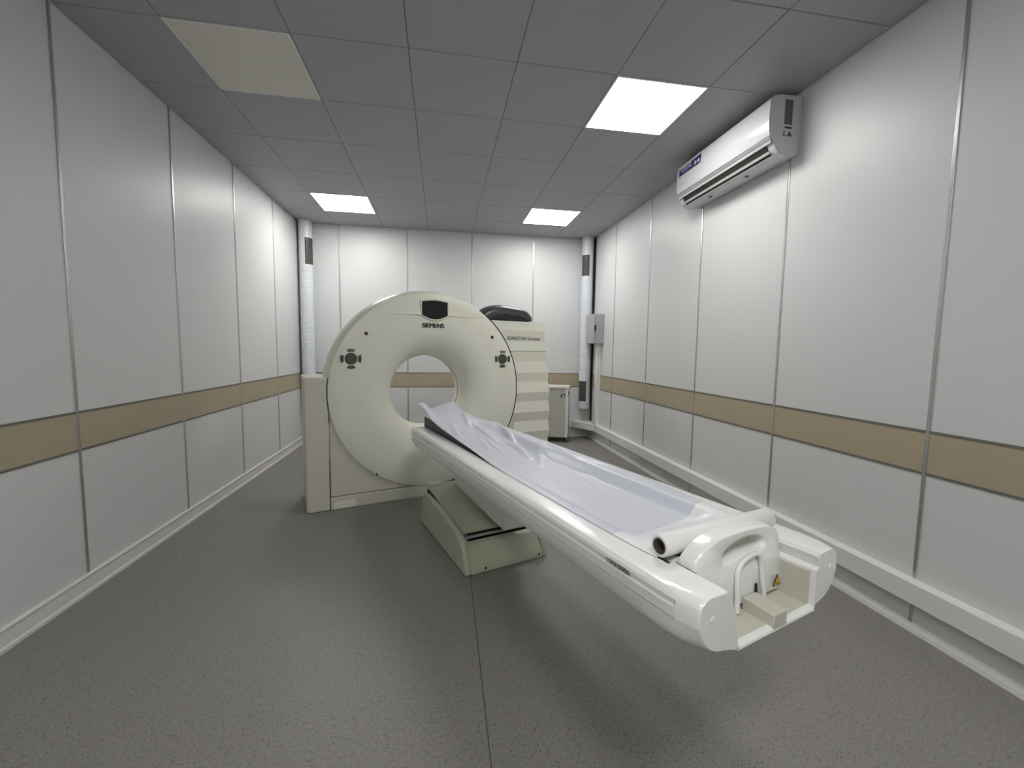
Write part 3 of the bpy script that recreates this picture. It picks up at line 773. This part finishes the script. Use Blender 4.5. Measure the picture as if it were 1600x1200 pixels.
# rating plate and signs on the near end
bm = B(); box(bm, 2.092, 2.146, AY0 - 0.0015, AY0 + 0.001, 2.716, 2.862); rp = af('rating_plate', bm, M['label'], smooth=0)
bm = B()
for k in range(9): box(bm, 2.098, 2.120 + (k * 7 % 4) * 0.006, AY0 - 0.0022, AY0 - 0.001, 2.726 + k * 0.0145, 2.729 + k * 0.0145)
af('printing', bm, M['btn2'], rp, smooth=0)
bm = B(); box(bm, 2.097, 2.145, AY0 - 0.0015, AY0 + 0.001, 2.692, 2.702); af('small_label', bm, M['ink'], smooth=0)
bm = B(); prism(bm, [(2.115, 2.648), (2.151, 2.648), (2.133, 2.680)], 'y', AY0 - 0.0015, AY0 + 0.001); ws = af('warning_sign', bm, M['ink'], smooth=0)
bm = B(); prism(bm, [(2.121, 2.651), (2.145, 2.651), (2.133, 2.673)], 'y', AY0 - 0.002, AY0 - 0.001); af('sign_field', bm, M['btn2'], ws, smooth=0)
bm = B(); box(bm, 2.1315, 2.1345, AY0 - 0.0026, AY0 - 0.0015, 2.657, 2.667); box(bm, 2.1315, 2.1345, AY0 - 0.0026, AY0 - 0.0015, 2.6525, 2.655); af('exclamation_mark', bm, M['ink'], ws, smooth=0)
bm = B(); cyl(bm, (2.094, AY0 - 0.0015, 2.672), 'y', 0.006, 0.002, 12); box(bm, 2.091, 2.097, AY0 - 0.0015, AY0 + 0.001, 2.652, 2.668); box(bm, 2.084, 2.106, AY0 - 0.0015, AY0 + 0.001, 2.646, 2.651); af('manual_sign', bm, M['ink2'], smooth=0)
# navy sticker on the front panel, follows the panel's gentle curve
def px_(z): return 1.990 + (0.006 * ((z - 2.776) / 0.082) ** 2 if z > 2.776 else 0.0025 * (2.776 - z) / 0.086) - 0.0012
def patch(bm, y0, y1, z0, z1, lift=0.0, k=5, tops=None):
    rows = []
    for s in range(k + 1):
        row = []
        for q in range(9):
            y = y0 + (y1 - y0) * q / 8
            zt = z1 if tops is None else tops(q / 8)
            z = z0 + (zt - z0) * s / k
            row.append(bm.verts.new((px_(z) - lift, y, z)))
        rows.append(row)
    for a, b in zip(rows, rows[1:]):
        for q in range(8): bm.faces.new((a[q], a[q + 1], b[q + 1], b[q]))
bm = B(); patch(bm, 3.425, 3.125, 2.775, 2.83, tops=lambda u: 2.828 if u < 0.6 else (2.838 if u < 0.85 else 2.842))
st = af('navy_sticker', bm, M['blue'], fp, smooth=0)
for pp in ((3.405, 3.365, 2.808, 2.816), (3.385, 3.29, 2.792, 2.797), (3.28, 3.24, 2.797, 2.803), (3.165, 3.138, 2.786, 2.816)):
    bm = B(); patch(bm, *pp, 0.0006); af('printing', bm, M['lav'], fp, smooth=0)
bm = B(); patch(bm, 3.21, 3.18, 2.788, 2.816, 0.0006); af('printing', bm, M['paleyel'], fp, smooth=0)
mt = Matrix.Translation((px_(2.812) - 0.0016 + AO[0], 3.31 + AO[1], 2.813 + AO[2])) @ Matrix(((0, 0, -1, 0), (-1, 0, 0, 0), (0, 1, 0, 0), (0, 0, 0, 1)))
text('lettering', 'Panel', 0.032, M['lav'], fp, mt, bold=0.0008, depth=0.0004, width=0.11)
bm = B(); patch(bm, 3.405, 3.355, 2.700, 2.706, 0.0003); af('maker_mark', bm, M['silver'], fp, smooth=0)

# ------------------------------------------------------------------ ventilation ducts in the far corners
def duct(cx, cy, face, label, ztop_grille, low):
    t = thing('ventilation_duct', label, 'ventilation duct', (cx, cy, 0.445), 0, 'white corner ducts with grilles')
    off = (-cx, -cy, -0.445)
    R = 0.0815
    def ring(r, z, n=48): return [(cx + r * math.cos(2 * PI * k / n), cy + r * math.sin(2 * PI * k / n), z) for k in range(n)]
    zt0, zt1 = ztop_grille
    bm = B(); loft(bm, [ring(R, zt0 - 0.045), ring(R, H - 0.0005)]); finish('upper_section', bm, M['duct'], t, off=off)
    # wrapped section with lapped turns
    prof = []
    z = 0.90; k = 0
    while z < zt0 - 0.05:
        prof += [(R - 0.0015, z), (R + 0.001, z + 0.006), (R + 0.002, z + 0.09)]
        z += 0.097; k += 1
    rings = []
    for r, zz in prof:
        zz = min(zz, zt0 - 0.0455)
        rings.append([(cx + r * math.cos(2 * PI * q / 48), cy + r * math.sin(2 * PI * q / 48), zz + 0.012 * math.sin(2 * PI * q / 48 + zz * 9) * (0 if zz > zt0 - 0.1 or zz < 0.95 else 1)) for q in range(48)])
    bm = B(); loft(bm, rings); finish('wrapped_section', bm, M['ductw'], t, off=off, smooth=20)
    bm = B(); loft(bm, [ring(R - 0.004, 0.445), ring(R, 0.449), ring(R, 0.51), ring(R - 0.003, 0.512), ring(R - 0.003, 0.518), ring(R, 0.52), ring(R, 0.905)])
    finish('lower_section', bm, M['duct'], t, off=off)
    def grille(z0, z1):
        def patchring(bm, r, a0, a1, za, zb, n=10, th=0.004):
            rings = []
            for q in range(n + 1):
                a = face + a0 + (a1 - a0) * q / n
                c, s = math.cos(a), math.sin(a)
                rings.append([(cx + r * c, cy + r * s, za), (cx + (r + th) * c, cy + (r + th) * s, za), (cx + (r + th) * c, cy + (r + th) * s, zb), (cx + r * c, cy + r * s, zb)])
            loft(bm, rings)
        A = rad(43)
        bm = B()
        patchring(bm, R, -A - 0.12, A + 0.12, z0 - 0.03, z0); patchring(bm, R, -A - 0.12, A + 0.12, z1, z1 + 0.03)
        patchring(bm, R, -A - 0.12, -A, z0, z1, 2); patchring(bm, R, A, A + 0.12, z0, z1, 2)
        gr = finish('grille', bm, M['duct'], t, off=off, smooth=30)
        bm = B(); patchring(bm, R - 0.001, -A, A, z0, z1, 14, 0.0025); finish('dark_opening', bm, M['gap'], gr, off=off)
        bm = B()
        for q in range(1, 5): patchring(bm, R + 0.001, -A + 2 * A * q / 5 - 0.045, -A + 2 * A * q / 5 + 0.045, z0, z1, 1, 0.003)
        nb = 13
        for q in range(1, nb): patchring(bm, R + 0.001, -A, A, z0 + (z1 - z0) * q / nb - 0.003, z0 + (z1 - z0) * q / nb + 0.003, 10, 0.0025)
        finish('bars', bm, M['label'], gr, off=off, smooth=0)
    grille(zt0, zt1)
    if low: grille(*low)
    return t
ang = math.atan2(-5.98, 1.74)
duct(-1.731, 5.985, ang + rad(36), 'white wrapped ventilation duct in the far left corner behind the scanner', (2.365, 2.70), (0.56, 0.85))
ang = math.atan2(-5.98, -2.10)
duct(2.098, 5.985, ang - rad(22), 'white wrapped ventilation duct in the far right corner beside the grey box', (2.372, 2.665), (0.556, 0.853))

# ------------------------------------------------------------------ grey electrical box and its conduit
eb = thing('electrical_box', 'small grey electrical box on the right wall beside the corner duct', 'electrical box', (XR, 5.70, 1.40), 0)
EO = (-XR, -5.70, -1.40)
bm = B(); box(bm, 2.085, XR, 5.545, 5.85, 1.40, 1.805); finish('enclosure', bm, M['box'], eb, off=EO, bevel=0.004)
bm = B(); box(bm, 2.060, 2.083, 5.548, 5.847, 1.402, 1.803); dd = finish('door', bm, M['box'], eb, off=EO, bevel=0.004)
bm = B(); box(bm, 2.070, 2.092, 5.540, 5.546, 1.57, 1.65); finish('latch', bm, M['gap'], dd, off=EO, smooth=0)
bm = B(); cyl(bm, (2.055, 5.575, 1.47), 'x', 0.010, 0.008, 14); finish('lock', bm, M['silver'], dd, off=EO)
bm = B(); box(bm, XR - 0.062, XR - 0.0005, 5.62, 5.70, 0.2505, 1.399)
cd = finish('cable_conduit', bm, M['trunk'], None, off=(-XR, -5.66, -0.25), bevel=0.004)
cd.location = (XR, 5.66, 0.25)
tag(cd, 'white vertical cable duct running down from the grey box on the right wall', 'cable duct')

# ------------------------------------------------------------------ camera, world, view
f, yaw, pitch, roll, h = 660.0, 0.1675, 0.0825, 0.0135, 1.3081
cy_, sy_ = math.cos(yaw), math.sin(yaw)
w_ = Vector((sy_ * math.cos(pitch), cy_ * math.cos(pitch), -math.sin(pitch)))
r_ = Vector((cy_, -sy_, 0)); u_ = r_.cross(w_)
r2 = math.cos(roll) * r_ + math.sin(roll) * u_
u2 = -math.sin(roll) * r_ + math.cos(roll) * u_
cam = bpy.data.cameras.new('camera')
cam.sensor_fit = 'HORIZONTAL'; cam.sensor_width = 36.0; cam.lens = f / 1600 * 36.0
cam.clip_start = 0.05
co = link(bpy.data.objects.new('camera', cam))
mw = Matrix((r2, u2, -w_)).transposed().to_4x4()
mw.translation = Vector((0, 0, h))
co.matrix_world = mw
S.camera = co

wd = bpy.data.worlds.new('world'); S.world = wd
wd.use_nodes = True
wd.node_tree.nodes['Background'].inputs['Color'].default_value = (0.5, 0.5, 0.5, 1)
wd.node_tree.nodes['Background'].inputs['Strength'].default_value = 0.0

S.view_settings.view_transform = 'Standard'
S.view_settings.look = 'None'
S.view_settings.exposure = -0.05
S.view_settings.gamma = 1.0
S.view_settings.use_curve_mapping = False
